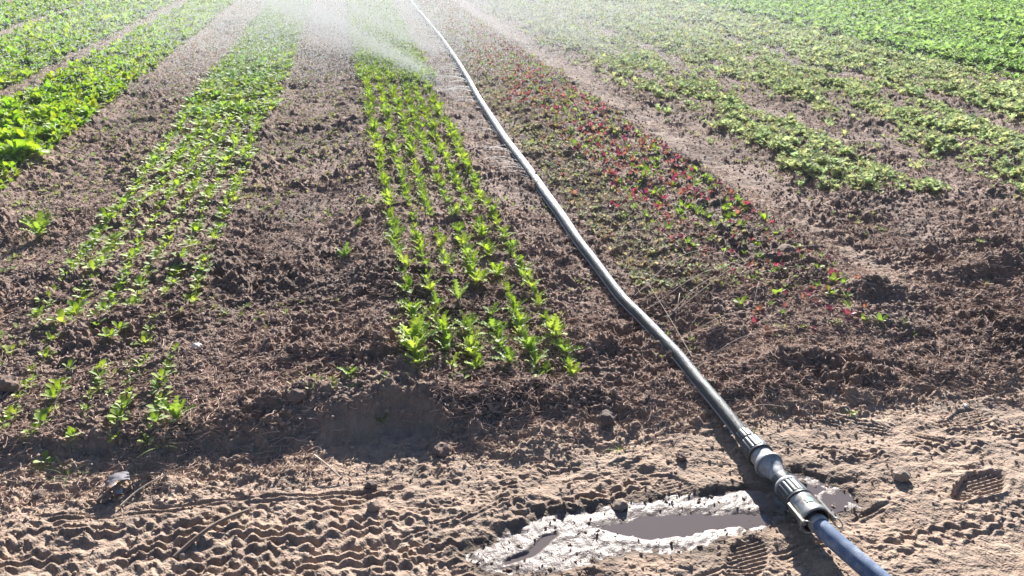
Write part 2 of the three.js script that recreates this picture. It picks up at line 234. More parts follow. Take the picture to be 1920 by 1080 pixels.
{
  const t = thing('irrigation_hose', hosePts[23][0], 0, hosePts[23][2], 'long dark grey spray hose running wet across the field', 'hose');
  const loc = (P) => P.map(p => [p[0] - t.position.x, p[1], p[2] - t.position.z]);
  const tx = hoseGrime.clone(); tx.repeat.set(2, 3); tx.needsUpdate = true;
  mesh('hose_wall', sweep(loc(hosePts), hoseRad, 18, 8, 0.05), new THREE.MeshPhysicalMaterial({ color: new THREE.Color(0.065, 0.075, 0.082), roughness: 0.55, specularIntensity: 0.8, map: tx, bumpMap: tx, bumpScale: 0.0012 }), t);
  const sp = hosePts.map((p, i) => [p[0] - hoseRad[i][0] * 0.93, p[1] - 0.008, p[2]]);
  mesh('seam', sweep(loc(sp), HP.map(() => [0.0045, 0.0016]), 6, 6, 0.4), new THREE.MeshPhysicalMaterial({ color: new THREE.Color(0.3, 0.31, 0.32), roughness: 0.25 }), t);
  // beads of water standing on the hose
  const beads = []; rnd = mulberry(21);
  for (let i = 0; i < 500; i++) { const f = R(13, 22.9), k = Math.floor(f), w = f - k, an = rnd() < 0.6 ? R(2.3, 2.9) : R(0.6, 2.6), r = lerp(hoseRad[k][0], hoseRad[k + 1][0], w), rb = lerp(hoseRad[k][1], hoseRad[k + 1][1], w), s = R(0.0012, 0.0032); beads.push([lerp(hosePts[k][0], hosePts[k + 1][0], w) - t.position.x + Math.cos(an) * r, lerp(hosePts[k][1], hosePts[k + 1][1], w) + Math.sin(an) * rb, lerp(hosePts[k][2], hosePts[k + 1][2], w) - t.position.z, 0, 0, 0, s, s * 0.6, s, 1, 1, 1]); }
  scatter('water_beads', new THREE.SphereGeometry(1, 8, 6), new THREE.MeshPhysicalMaterial({ color: 0xffffff, roughness: 0.05, transmission: 1, thickness: 0.004, ior: 1.33 }), beads, t);
}
const Mgrey = new THREE.MeshPhysicalMaterial({ color: new THREE.Color(0.065, 0.078, 0.09), roughness: 0.45, map: soilTexClone(0.35), bumpMap: soilBump, bumpScale: 0.0004 });
function soilTexClone() { const t = hoseGrime.clone(); t.repeat.set(3, 3); t.needsUpdate = true; return t; }
const Mpale = new THREE.MeshPhysicalMaterial({ color: new THREE.Color(0.43, 0.44, 0.45), roughness: 0.5, map: soilTexClone() });
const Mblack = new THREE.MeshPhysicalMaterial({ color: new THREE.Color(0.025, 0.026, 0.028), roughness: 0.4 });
const Mmetal = new THREE.MeshPhysicalMaterial({ color: new THREE.Color(0.38, 0.365, 0.345), roughness: 0.38, metalness: 0.55, map: soilTexClone() });
const Mbrass = new THREE.MeshPhysicalMaterial({ color: new THREE.Color(0.55, 0.40, 0.18), roughness: 0.35, metalness: 0.8 });
const Mgreen = new THREE.MeshPhysicalMaterial({ color: new THREE.Color(0.12, 0.42, 0.25), roughness: 0.5 });
function ring(profile, ribs = 0, depth = 0, seg = 48) {       // lathe about +Y; ribs cut lengthwise grooves
  const n = ribs ? ribs * 6 : seg, g = new THREE.LatheGeometry(profile.map(([s, r]) => new THREE.Vector2(r, s)), n);
  if (ribs) { const p = g.attributes.position; for (let i = 0; i < p.count; i++) { const x = p.getX(i), z = p.getZ(i), a = Math.atan2(z, x), r = Math.hypot(x, z), k = (a / (2 * Math.PI) * ribs % 1 + 1) % 1, q = k > 0.72 ? r - depth : r; p.setX(i, Math.cos(a) * q); p.setZ(i, Math.sin(a) * q); } g.computeVertexNormals(); }
  return g;
}
{
  const A = new THREE.Vector3(1.110, 0.046, -1.888), B = new THREE.Vector3(1.117, 0.053, -1.463), ax = B.clone().sub(A).normalize();
  const t = thing('hose_coupling', A.x, A.y, A.z, 'grey and pale ribbed coupling with lever clamp joining both hoses', 'hose coupling');
  t.quaternion.setFromUnitVectors(new THREE.Vector3(0, 1, 0), ax);
  const c = 0.002;
  mesh('collar', ring([[-0.002, 0.0245], [0, 0.0275], [0.036, 0.0285], [0.038, 0.0275], [0.038, 0.024]], 10, 0.0018), Mgrey, t);
  mesh('seal_ring', ring([[0.036, 0.02], [0.038, 0.0262], [0.048, 0.0262], [0.05, 0.02]]), Mblack, t);
  mesh('ribbed_nut', ring([[0.046, 0.024], [0.047, 0.033], [0.052, 0.0365], [0.098, 0.0385], [0.104, 0.0385], [0.105, 0.034]], 18, 0.0022), Mgrey, t);
  mesh('rim_ring', ring([[0.103, 0.03], [0.104, 0.0392], [0.1125, 0.0392], [0.114, 0.0345], [0.114, 0.03]]), Mblack, t);
  mesh('body', ring([[0.110, 0.0335], [0.134, 0.0325], [0.140, 0.0345], [0.150, 0.0405], [0.160, 0.0425], [0.164, 0.0422], [0.166, 0.039], [0.163, 0.037], [0.192, 0.0275], [0.2, 0.0245], [0.224, 0.0245], [0.226, 0.02]]), Mpale, t);
  const clip = mesh('clip_collar', ring([[0.222, 0.02], [0.223, 0.0265], [0.25, 0.0275], [0.252, 0.022]]), Mgrey, t);
  for (const a of [-0.3, 1.0, 2.4, 4.0]) { const s = mesh('slot', new THREE.BoxGeometry(0.006, 0.02, 0.004), Mblack, clip); s.position.set(Math.sin(a) * 0.0262, 0.238, Math.cos(a) * 0.0262); s.rotation.y = a; }
  mesh('pale_flange', ring([[0.250, 0.02], [0.252, 0.031], [0.258, 0.0355], [0.268, 0.037], [0.27, 0.033]]), Mpale, t);
  mesh('ribbed_nut', ring([[0.267, 0.025], [0.268, 0.0362], [0.272, 0.0375], [0.318, 0.0392], [0.324, 0.0392], [0.325, 0.034]], 18, 0.0022), Mgrey, t);
  mesh('rim_ring', ring([[0.323, 0.03], [0.324, 0.0402], [0.332, 0.0402], [0.334, 0.036], [0.334, 0.03]]), Mblack, t);
  const cup = mesh('clamp_cup', ring([[0.330, 0.03], [0.331, 0.0365], [0.334, 0.038], [0.352, 0.038], [0.356, 0.0365], [0.384, 0.0372], [0.390, 0.0415], [0.406, 0.042], [0.409, 0.0405], [0.409, 0.0355], [0.372, 0.034], [0.370, 0.022]]), Mmetal, t);
  mesh('painted_cup_shade', ring([[0.412, 0.0352], [0.376, 0.0336], [0.373, 0.012]]), Mblack, cup);  // black inner surface: the shade inside the open cup, painted as colour
  const lab = mesh('green_label', new THREE.CylinderGeometry(0.0386, 0.0384, 0.018, 12, 1, true, 2.95, 0.5), Mgreen, cup); lab.position.y = 0.366;
  mesh('hose_shank', ring([[0.366, 0.0175], [0.408, 0.0175], [0.412, 0.0255], [0.426, 0.0268], [0.43, 0.024]]), Mpale, t);
  // lever arms at both sides, a pull ring on the one that shows; local -X is the side away from the hose row, -Z is up after the turn
  const bar = (w, h, d) => { const s = new THREE.Shape(); const r = w * 0.35; s.moveTo(-w / 2 + r, -h / 2); s.lineTo(w / 2 - r, -h / 2); s.quadraticCurveTo(w / 2, -h / 2, w / 2, -h / 2 + r); s.lineTo(w / 2, h / 2 - r); s.quadraticCurveTo(w / 2, h / 2, w / 2 - r, h / 2); s.lineTo(-w / 2 + r, h / 2); s.quadraticCurveTo(-w / 2, h / 2, -w / 2, h / 2 - r); s.lineTo(-w / 2, -h / 2 + r); s.quadraticCurveTo(-w / 2, -h / 2, -w / 2 + r, -h / 2); const g = new THREE.ExtrudeGeometry(s, { depth: d, bevelEnabled: true, bevelSize: 0.001, bevelThickness: 0.001, bevelSegments: 1 }); g.translate(0, 0, -d / 2); return g; };
  for (const sd of [-1, 1]) {
    const lever = mesh('lever', bar(0.0125, 0.082, 0.006), Mmetal, t); lever.position.set(sd * 0.0435, 0.385, -0.010); lever.rotation.set(0, sd * (Math.PI / 2 - 0.35), 0);
    const pin = mesh('pin', new THREE.CylinderGeometry(0.0045, 0.0045, 0.012, 12), Mbrass, lever); pin.position.set(0, 0.03, 0); pin.rotation.x = Math.PI / 2;
    const rg = mesh('pull_ring', new THREE.TorusGeometry(0.0155, 0.0017, 8, 28), Mmetal, lever); rg.position.set(0, 0.052, 0.001); rg.rotation.set(sd < 0 ? -0.9 : 0.5, sd * 0.6, 0.2);
  }
}
{
  const bp = [[1.1166, 0.0525, -1.462], [1.118, 0.053, -1.44], [1.125, 0.053, -1.40], [1.137, 0.052, -1.35], [1.153, 0.05, -1.29], [1.178, 0.046, -1.21], [1.22, 0.04, -1.10], [1.28, 0.034, -0.95], [1.36, 0.03, -0.75], [1.42, 0.03, -0.4]];
  const tex = dataTex(512, (u, v) => { const rib = 0.5 + 0.5 * Math.sin(2 * Math.PI * (v * 40 + u)), scuff = ss(-0.55, 0.6, tn(u, v, 4) + 0.7 * tn(u, v, 16) + 0.35 * tn(u, v, 64)); const k = 0.84 + 0.12 * rib + 0.1 * tn(v, u, 256); return [lerp(0.30, 0.58, scuff) * k, lerp(0.39, 0.62, scuff) * k, lerp(0.53, 0.69, scuff) * k]; }, true);
  tex.repeat.set(1, 4);
  const t = thing('blue_hose', 1.1163, 0, -1.475, 'worn blue fabric hose leaving the coupling at the headland', 'hose');
  mesh('hose_wall', sweep(bp.map(p => [p[0] - 1.1163, p[1], p[2] + 1.475]), bp.map((_, i) => i ? [0.0243, 0.0243] : [0.0225, 0.0225]), 24, 6, 0.02), new THREE.MeshPhysicalMaterial({ map: tex, bumpMap: tex, bumpScale: 0.0012, roughness: 0.75 }), t);
}

// ---------------------------------------------------------------- leaves and plants
function leafGeo({ len, w, a0, curl, prof, seg = 8, fold = 0.25, ruffle = 0, seed = 1 }) {
  const r = mulberry(seed), pos = [], idx = []; let y = 0, z = 0, a = a0;
  for (let i = 0; i <= seg; i++) {
    const t = i / seg, hw = Math.max(0.0004, w * prof(t, i) * 0.5), jl = 1 + (r() - 0.5) * 0.25, jr = 1 + (r() - 0.5) * 0.25, ny = Math.sin(a), nz = -Math.cos(a), f = hw * fold;
    // a: lean from upright; the leaf's upper side faces up and in
    const up = (k) => [k * ny, -k * -nz];
    const e1 = f + ruffle * hw * (r() - 0.5), e2 = f + ruffle * hw * (r() - 0.5);
    pos.push(-hw * jl, y + up(e1)[0], z + up(e1)[1], 0, y, z, hw * jr, y + up(e2)[0], z + up(e2)[1]);
    y += Math.cos(a) * len / seg; z += Math.sin(a) * len / seg; a += curl / seg;
  }
  for (let i = 0; i < seg; i++) { const k = i * 3; idx.push(k, k + 1, k + 3, k + 1, k + 4, k + 3, k + 1, k + 2, k + 4, k + 2, k + 5, k + 4); }
  const g = new THREE.BufferGeometry(); g.setAttribute('position', new THREE.Float32BufferAttribute(pos, 3)); g.setIndex(idx); g.computeVertexNormals(); return g;
}
const ell = (t) => Math.sqrt(Math.max(0, 1 - (2 * t - 1) ** 2));
const lobed = (t, i) => t < 0.2 ? 0.1 : (0.45 + 0.9 * Math.sin(Math.PI * (t - 0.1) / 1.05)) * (i % 2 ? 1 : 0.38) * (t > 0.97 ? 0.2 : 1);
const roundL = (t) => t < 0.4 ? 0.1 : ell((t - 0.36) / 0.65);
const oblong = (t) => t < 0.18 ? 0.14 : 0.12 + 0.9 * ell((t - 0.12) / 0.89);
const blade = (t) => 1 - t * 0.95;
const LEAF = {
  salad: [1, 2, 3, 4].map(s => leafGeo({ len: 0.082, w: 0.021, a0: 0.06 * s - 0.05, curl: 0.45 + 0.16 * s, prof: lobed, seg: 14, fold: 0.4, ruffle: 0.7, seed: s })),
  seedling: [1, 2, 3].map(s => leafGeo({ len: 0.040, w: 0.017, a0: 0.15 * s - 0.05, curl: 0.6 + 0.2 * s, prof: roundL, seg: 7, fold: 0.2, ruffle: 0.2, seed: s + 10 })),
  broad: [1, 2, 3].map(s => leafGeo({ len: 0.11, w: 0.05, a0: 0.1 * s - 0.1, curl: 0.5 + 0.25 * s, prof: oblong, seg: 7, fold: 0.25, ruffle: 0.5, seed: s + 20 })),
  small: [1, 2, 3].map(s => leafGeo({ len: 0.03, w: 0.014, a0: 0.1 + 0.12 * s, curl: 0.6, prof: oblong, seg: 5, fold: 0.2, ruffle: 0.4, seed: s + 30 })),
  blade: [1, 2, 3].map(s => leafGeo({ len: 0.07, w: 0.0035, a0: 0.2 + 0.2 * s, curl: 0.9, prof: blade, seg: 5, fold: 0.3, seed: s + 40 })),
  frill: [1, 2, 3].map(s => leafGeo({ len: 0.055, w: 0.026, a0: 0.1 * s, curl: 0.7, prof: lobed, seg: 8, fold: 0.4, ruffle: 0.9, seed: s + 50 })),
};
const NLEAF = { salad: [10, 15], seedling: [8, 12], broad: [7, 11], small: [5, 8], blade: [9, 15], frill: [6, 9] };
function leafSet(kind) {                                          // placements of the leaves of one plant
  const n = Math.floor(R(...NLEAF[kind])), out = [], a0 = R(0, 6.28);
  for (let i = 0; i < n; i++) { const k = i / n, s = R(0.5, 1.2) * (kind === 'blade' ? R(0.6, 1.2) : 1); out.push({ g: LEAF[kind][Math.floor(R(0, LEAF[kind].length))], ry: a0 + i * 2.4 + R(-0.3, 0.3), rx: R(-0.2, 0.32) + (1 - k) * 0.22, rz: R(-0.2, 0.2), s, off: R(0.001, 0.008) }); }
  return out;
}
function matOf(l) { EU.set(l.rx, l.ry, l.rz, 'YXZ'); Q.setFromEuler(EU); return new THREE.Matrix4().compose(new THREE.Vector3(Math.sin(l.ry) * l.off, 0, Math.cos(l.ry) * l.off), Q.clone(), new THREE.Vector3(l.s, l.s, l.s)); }
const whole = {}; rnd = mulberry(5);
for (const k in LEAF) whole[k] = [0, 1, 2, 3, 4].map(() => { const g = mergeGeometries(leafSet(k).map(l => l.g.clone().applyMatrix4(matOf(l)))); return g; });
const leafMat = (r, g, b, tr = 0.6) => new THREE.MeshPhysicalMaterial({ color: new THREE.Color(r, g, b), roughness: 0.9, transmission: tr, thickness: 0, side: THREE.DoubleSide });
const TONES = {
  salad: [leafMat(0.31, 0.43, 0.025), leafMat(0.22, 0.34, 0.03), leafMat(0.38, 0.48, 0.05), leafMat(0.28, 0.40, 0.05)],
  seedling: [leafMat(0.31, 0.44, 0.02), leafMat(0.38, 0.48, 0.04), leafMat(0.25, 0.38, 0.03)],
  red: [leafMat(0.36, 0.06, 0.09), leafMat(0.24, 0.04, 0.08), leafMat(0.36, 0.15, 0.09), leafMat(0.30, 0.10, 0.09)],
  lime: [leafMat(0.28, 0.40, 0.04), leafMat(0.24, 0.36, 0.05)],
  weed: [leafMat(0.18, 0.22, 0.05), leafMat(0.14, 0.24, 0.03)],
};
const WHITE = leafMat(1, 1, 1);
const ground = (x, z) => land(x, z);
function plant(kind, tone, name, x, z, s, label, category, group, parts) {
  const mats = TONES[tone], m = mats[Math.floor(rnd() * mats.length)], y = ground(x, z) - 0.004;
  let o;
  if (parts) { o = thing(name, x, y, z, label, category, group); for (const l of leafSet(kind)) { const c = mesh('leaf', l.g, m, o); matOf(l).decompose(c.position, c.quaternion, c.scale); } }
  else { o = mesh(name, whole[kind][Math.floor(rnd() * 5)], m); o.position.set(x, y, z); tag(o, label, category, group); }
  o.rotation.y = R(0, 6.28); o.scale.set(s, s * R(0.9, 1.1), s); return o;
}
// instances of whole plants: one object with a few leaf shapes
function patch(name, label, category, kind, list) {
  const g = stuffGroup(name, label, category), by = [[], [], [], [], []];
  list.forEach((p, i) => by[i % 5].push(p));
  by.forEach((l, i) => l.length && scatter('foliage', whole[kind][i], WHITE, l, g));
  return g;
}
const inst = (x, z, s, c, sink = 0.004) => { const k = R(0.75, 1.2), t = R(-0.12, 0.12); return [x, ground(x, z) - sink, z, t, R(0, 6.28), R(-0.12, 0.12), s, s * R(0.8, 1.2), s, c[0] * k * R(0.9, 1.1), c[1] * k, c[2] * k]; };

// middle bed: six rows of jagged salad, the near ones plant by plant
const NTH = ['first', 'second', 'third', 'fourth', 'fifth', 'sixth', 'seventh', 'eighth', 'ninth', 'tenth', 'eleventh', 'twelfth'];
const ORD = ['first', 'second', 'third', 'fourth', 'fifth', 'sixth'];
rnd = mulberry(101);
{
  const rest = [], rowX = [0.68, 0.574, 0.468, 0.362, 0.256, 0.150];
  const front = [-2.33, -2.36, -2.42, -2.40, -2.43, -2.40];
  rowX.forEach((x0, r) => {
    let z = front[r], n = 0;
    while (z > -19) {
      const far = -z, bend = 0.02 * noise(z * 0.8, r * 3.1) + (far > 5 ? (far - 5) * 0.011 * (r < 3 ? 1 : 0.3) : 0), x = x0 + bend + 0.012 * gauss();
      const gap = (z < -2.78 && z > -3.12 && r > 1) ? 0.62 : (z < -2.62 && z > -2.75 && r > 3) ? 0.4 : far < 4.5 ? 0.1 : 0.02;
      const s = (far < 2.75 ? R(0.5, 0.95) * (r === 5 && far < 2.6 ? 1.3 : 1) : R(0.45, 0.9)) * (far > 5 ? 1.1 : 1);
      if (rnd() > gap) {
        if (n < 50) { plant('salad', 'salad', 'salad_plant', x, z, s, n < 12 ? `jagged green salad plant, ${NTH[n]} from the headland end in the ${ORD[r]} row from the hose` : `jagged green salad plant farther along the ${ORD[r]} row from the grey hose`, 'salad plant', `salad plants of the ${ORD[r]} row from the hose`, far < 3.6); n++; }
        else rest.push(inst(x + 0.02 * gauss(), z, s * 1.05, [0.31, 0.43, 0.035]));
      }
      z -= far < 2.8 ? R(0.03, 0.07) : R(0.035, 0.085);
    }
  });
  for (let i = 0; i < 3000; i++) { const z = -7.8 - Math.pow(rnd(), 0.9) * 11.5; rest.push(inst(R(0.08, 0.78 + (-z - 5) * 0.012), z, R(0.6, 1.2), [0.32, 0.44, 0.06])); }
  patch('salad_crop', 'dense green salad crop filling the far part of the middle bed', 'salad crop', 'salad', rest);
}
// the bed left of it: six rows of round seedlings
rnd = mulberry(202);
{
  const rest = [], rowX = [-0.695, -0.81, -0.925, -1.04, -1.155, -1.27];
  rowX.forEach((x0, r) => {
    let z = -2.22 - 0.03 * r, n = 0;
    while (z > -19) {
      const far = -z, x = x0 + 0.025 * noise(z * 0.9, r * 5.3) + 0.014 * gauss();
      const gap = z < -2.68 && z > -3.08 ? 0.72 : far < 2.7 ? 0.1 : far < 4.4 ? 0.08 : 0.04;
      const s = R(0.75, 1.3) * (far > 4.2 ? 1.2 : 1) * (far < 2.7 ? 0.78 : 1);
      if (rnd() > gap) {
        if (n < 50) { plant('seedling', 'seedling', 'round_leaf_seedling', x, z, s, n < 12 ? `round leaved seedling, ${NTH[n]} from the headland in the ${ORD[r]} seedling row from the middle path` : `round leaved green seedling farther along the ${ORD[r]} seedling row from the middle path`, 'seedling', `round leaved seedlings of the ${ORD[r]} row`, far < 3.3); n++; }
        else rest.push(inst(x + 0.02 * gauss(), z, s * 1.15, [0.32, 0.45, 0.045]));
      }
      z -= R(0.03, 0.06);
    }
  });
  for (let i = 0; i < 3600; i++) { const z = -6.6 - Math.pow(rnd(), 0.9) * 12.5; if (noise(z * 3, 70) > 0.25) continue; rest.push(inst(R(-1.35, -0.6), z, R(1.0, 2.2), [0.31 * R(0.8, 1.3), 0.45, 0.07])); }
  patch('seedling_crop', 'denser green seedlings filling the far part of the round leaf bed', 'seedling crop', 'seedling', rest);
}
// leafy bands farther over
rnd = mulberry(303);
function band(xa, xb, za, zb, n, name, label, kind, c, size, thin) {
  const L = [];
  for (let i = 0; i < n; i++) { const z = -Math.exp(lerp(Math.log(-za), Math.log(-zb), rnd())), x = R(xa, xb), e = Math.min(x - xa, xb - x); if (noise(z * 1.6, 31 + xa) * 0.12 > e) continue; if (thin && rnd() < thin(x, z)) continue; L.push(inst(x, z, R(...size) * (0.5 + 0.75 * ss(-0.35, 0.35, noise(x * 5, z * 3.5))), [c[0] * R(0.8, 1.25), c[1], c[2]])); }
  return patch(name, label, 'leafy crop', kind, L);
}
band(-2.85, -2.02, -4.3, -20, 6800, 'leafy_crop', 'bright green leafy band beside the round leaf seedling bed', 'broad', [0.31, 0.46, 0.02], [0.4, 0.85], (x, z) => 1 - ss(-4.2, -5.6, z));
band(-4.55, -3.2, -6.5, -22, 6500, 'leafy_crop', 'second bright green leafy band, past the first furrow', 'broad', [0.31, 0.46, 0.03], [0.5, 1.05]);
band(-6.2, -4.8, -9, -24, 5500, 'leafy_crop', 'third green leafy band at the far corner of the field', 'broad', [0.28, 0.42, 0.05], [0.5, 1.05]);
// red bed on the other side of the hose
rnd = mulberry(404);
{
  const rowX = [1.5, 1.6, 1.7, 1.8, 1.9, 2.0, 2.08]; const red = [], lime = [], reds = [], limes = [];
  for (const x0 of rowX) for (let z = -2.45; z > -19; z -= R(0.025, 0.05)) {
    const far = -z, dens = far < 3.1 ? 0.5 : far < 4 ? 0.85 : 0.97; if (rnd() > dens) continue;
    const x = x0 + 0.045 * gauss() - (rnd() < 0.15 ? R(0, 0.25) : 0), isLime = rnd() < 0.42; (isLime ? lime : red).push([x, z, R(0.55, 1.05) * (far > 3.6 ? 1.35 : 1.1)]);
  }
  red.sort((a, b) => b[1] - a[1]); lime.sort((a, b) => b[1] - a[1]);
  red.forEach(([x, z, s], i) => { if (i < 290) plant('small', 'red', 'red_seedling', x, z, s, 'small crimson leaved seedling in the sparse bed beyond the grey hose', 'red seedling', 'crimson seedlings beyond the grey hose', i < 40); else reds.push(inst(x, z, s, rnd() < 0.5 ? [0.36, 0.09, 0.11] : [0.42, 0.24, 0.14])); });
  lime.forEach(([x, z, s], i) => { if (i < 180) plant('small', 'lime', 'lime_seedling', x, z, s * 1.1, 'small lime green seedling among the crimson ones beyond the hose', 'lime seedling', 'lime green seedlings among the crimson ones', i < 30); else limes.push(inst(x, z, s * 1.1, [0.30, 0.36, 0.10])); });
  patch('red_crop', 'reddish seedlings filling the far part of the crimson bed', 'red crop', 'small', reds);
  patch('lime_crop', 'lime green seedlings mixed into the far part of the crimson bed', 'lime crop', 'small', limes);
  const w = []; for (let i = 0; i < 10000; i++) { const z = -Math.exp(R(Math.log(2.9), Math.log(19))), x = R(1.17, 2.2); const k = ss(1.65, 1.35, x); if (rnd() > 0.12 + 0.75 * k) continue; w.push(inst(x, z, R(0.4, 1.0), [0.32 * R(0.8, 1.3), 0.32, 0.17])); }
  patch('grey_weeds', 'grey green weeds between the hose and the crimson seedlings', 'weeds', 'small', w);
}
// frilly beds over on the far side
rnd = mulberry(505);
[[2.72, 3.42, -3.9, 'first'], [3.85, 4.9, -3.6, 'second'], [5.3, 6.5, -4.6, 'third'], [6.75, 7.95, -6, 'fourth'], [8.1, 9.5, -7.2, 'fifth'], [9.7, 11.2, -8.5, 'sixth'], [11.4, 13.2, -10, 'seventh']].forEach(([xa, xb, za, o], r) => {
  const L = [], n = [5000, 7000, 7500, 7000, 7000, 6500, 6500][r], lush = ss(1, 4, r);
  for (let i = 0; i < n * 1.6 && L.length < n; i++) {
    const z = -Math.exp(lerp(Math.log(-za), Math.log(21), rnd())), x = R(xa - 0.25, xb + 0.25), k = noise(x * 3.6, z * 1.2) + 0.6 * noise(x * 9, z * 4) + 0.45 * ss(-6, -12, z) + 0.35 * lush + 0.1, e = Math.min(x - xa, xb - x) / (xb - xa);
    if (e < 0 && rnd() < 0.75) continue;
    if (k + ss(-0.2, 0.25, e) * 0.5 - 0.24 + (lush > 0.4 ? 0.25 * Math.cos(x * 17) - 0.1 : 0) < R(0, 0.45)) continue;
    const c = lush > 0.5 ? [0.28, 0.42, 0.11] : [0.34 + 0.08 * rnd(), 0.44, 0.19];
    L.push(inst(x, z, R(0.5, 1.1) * (0.7 + 1.1 * clamp(k)) * (1 + 0.4 * lush), c));
  }
  patch('frilly_crop', `${lush > 0.5 ? 'lush deep green' : 'patchy pale green'} low crop, ${o} bed past the crimson seedlings`, 'low crop', 'frill', L);
});
// sparse weeds and litter on paths
rnd = mulberry(606);
{
  const L = [];
  for (let i = 0; i < 30000; i++) {
    const z = -Math.exp(R(Math.log(2.3), Math.log(18))), x = R(-0.5 - 0.38 * -z, 0.5 + 0.9 * -z); const k = noise(x * 2.5, z * 2.5) + 0.5 * ss(-4, -9, z) + ((x > -0.6 && x < 0.1) || x < -1.3 ? 0.75 * ss(-3.5, -6, z) : 0) - 0.10 - (Math.abs(x - 2.3) < 0.2 ? 0.6 : 0); if (k < R(0, 0.6)) continue; L.push(inst(x, z, R(0.35, 0.85), rnd() < 0.4 ? [0.36, 0.34, 0.14] : [0.27, 0.33, 0.10]));
  }
  patch('path_weeds', 'tiny olive weeds scattered over the soil between the beds', 'weeds', 'small', L);
}
// weeds that stand alone
rnd = mulberry(707);
for (const [x, z, s, kind, tone, label] of [
  [-1.583, -4.133, 1.5, 'salad', 'lime', 'bright green weed alone on the bare path beside the leafy band'], [-1.6, -4.46, 1.2, 'blade', 'lime', 'pale yellowish grass tuft behind the lone bright weed'],
  [-0.921, -2.15, 1.0, 'blade', 'weed', 'olive grass tuft beside the torn plastic scrap'], [-1.002, -2.217, 0.9, 'seedling', 'lime', 'single round bright leaf at the edge of the bank'],
  [0.731, -1.945, 0.8, 'blade', 'lime', 'yellow green grass tuft on the sandy headland before the hose'], [-0.081, -2.402, 0.65, 'salad', 'salad', 'small jagged green weed above the shaded bank'],
  [0.015, -2.19, 0.9, 'seedling', 'weed', 'thin sprout in the shade of the bank'], [-0.087, -3.463, 0.9, 'salad', 'weed', 'lone olive weed in the bare path between the two row beds'],
  [-0.017, -3.82, 0.7, 'salad', 'weed', 'faint small weed farther along the bare middle path'], [1.70, -2.80, 1.5, 'small', 'lime', 'bright lime weed at the end of the crimson bed'],
  [1.98, -2.95, 1.0, 'seedling', 'lime', 'tiny lime sprout alone on the sandy path'], [1.30, -2.02, 0.8, 'blade', 'weed', 'low olive tuft close behind the coupling'], [1.55, -1.98, 0.8, 'small', 'lime', 'little pale sprout on the headland behind the tyre marks'],
  [0.28, -2.33, 1.0, 'seedling', 'salad', 'small bright sprout before the front of the salad rows'], [-0.66, -2.2, 1.3, 'blade', 'lime', 'feathery light green tuft where the bank begins'], [-0.62, -2.28, 1.0, 'salad', 'lime', 'bright jagged weed above the feathery tuft'], [1.17, -1.93, 0.7, 'blade', 'weed', 'short tuft against the thin collar of the coupling']])
  plant(kind, tone, kind === 'blade' ? 'grass_tuft' : 'weed', x, z, s, label, kind === 'blade' ? 'grass tuft' : 'weed', null, true);

// ---------------------------------------------------------------- crumbs, straw, stones, sticks
rnd = mulberry(808);
function lump(seed, det = 1, jag = 0.35) { const g = new THREE.IcosahedronGeometry(1, det), p = g.attributes.position, r = mulberry(seed), o = r() * 50; for (let i = 0; i < p.count; i++) { const x = p.getX(i), y = p.getY(i), z = p.getZ(i), k = 1 + jag * (noise(x * 1.6 + o, y * 1.6 + z * 1.3) + 0.6 * noise(x * 3 + z * 2, y * 3 + o)); p.setXYZ(i, x * k, y * k * 0.75, z * k); } g.computeVertexNormals(); return g; }
const crumbMat = new THREE.MeshStandardMaterial({ color: 0xffffff, roughness: 0.95 });
{
  const g = stuffGroup('soil_crumbs', 'loose brown soil crumbs strewn over the field', 'soil crumbs'), by = [[], [], [], []], info = {};
  for (let i = 0; i < 130000; i++) {
    const z = -Math.exp(R(Math.log(1.35), Math.log(11))), x = R(-0.55 - 0.40 * -z, 0.55 + 0.93 * -z), y = land(x, z, info);
    if (info.wet > 0.2 && rnd() < 0.6) continue;
    if (info.F < 0.5 && rnd() < (z > -1.95 ? 0.9 : 0.35)) continue; if (info.calm > 0.4 && rnd() < 0.45) continue; if (info.path > 0.4 && rnd() < 0.85) continue;
    const s = (0.0022 + 0.0085 * Math.pow(rnd(), 3)) * (info.F < 0.5 ? 0.7 : 1) * (z < -5 ? 0.85 : 1), k = R(0.7, 1.25);
    by[i % 4].push([x, y + s * 0.25, z, R(0, 6), R(0, 6), R(0, 6), s, s, s, lerp(0.25, 0.36, 1 - info.F) * k, lerp(0.178, 0.26, 1 - info.F) * k, lerp(0.146, 0.19, 1 - info.F) * k]);
  }
  for (let i = 0; i < 700; i++) { const x = R(0.15, 1.35), z = R(-1.78, -1.47); if (polyDist(x, z, PUDDLE) > 0.02 && polyDist(x, z, PUDDLE2) > 0.02) continue; if (noise(x * 9, z * 9) < R(-0.4, 0.2)) continue; const s = 0.0012 + 0.0038 * Math.pow(rnd(), 2); by[i % 4].push([x, land(x, z) + 0.0032, z, R(0, 6), R(0, 6), R(0, 6), s * R(1, 2.6), s * 0.8, s, 0.16, 0.11, 0.09]); }
  by.forEach((l, i) => scatter('crumb', lump(i + 1, 0, 0.5), crumbMat, l, g));
}
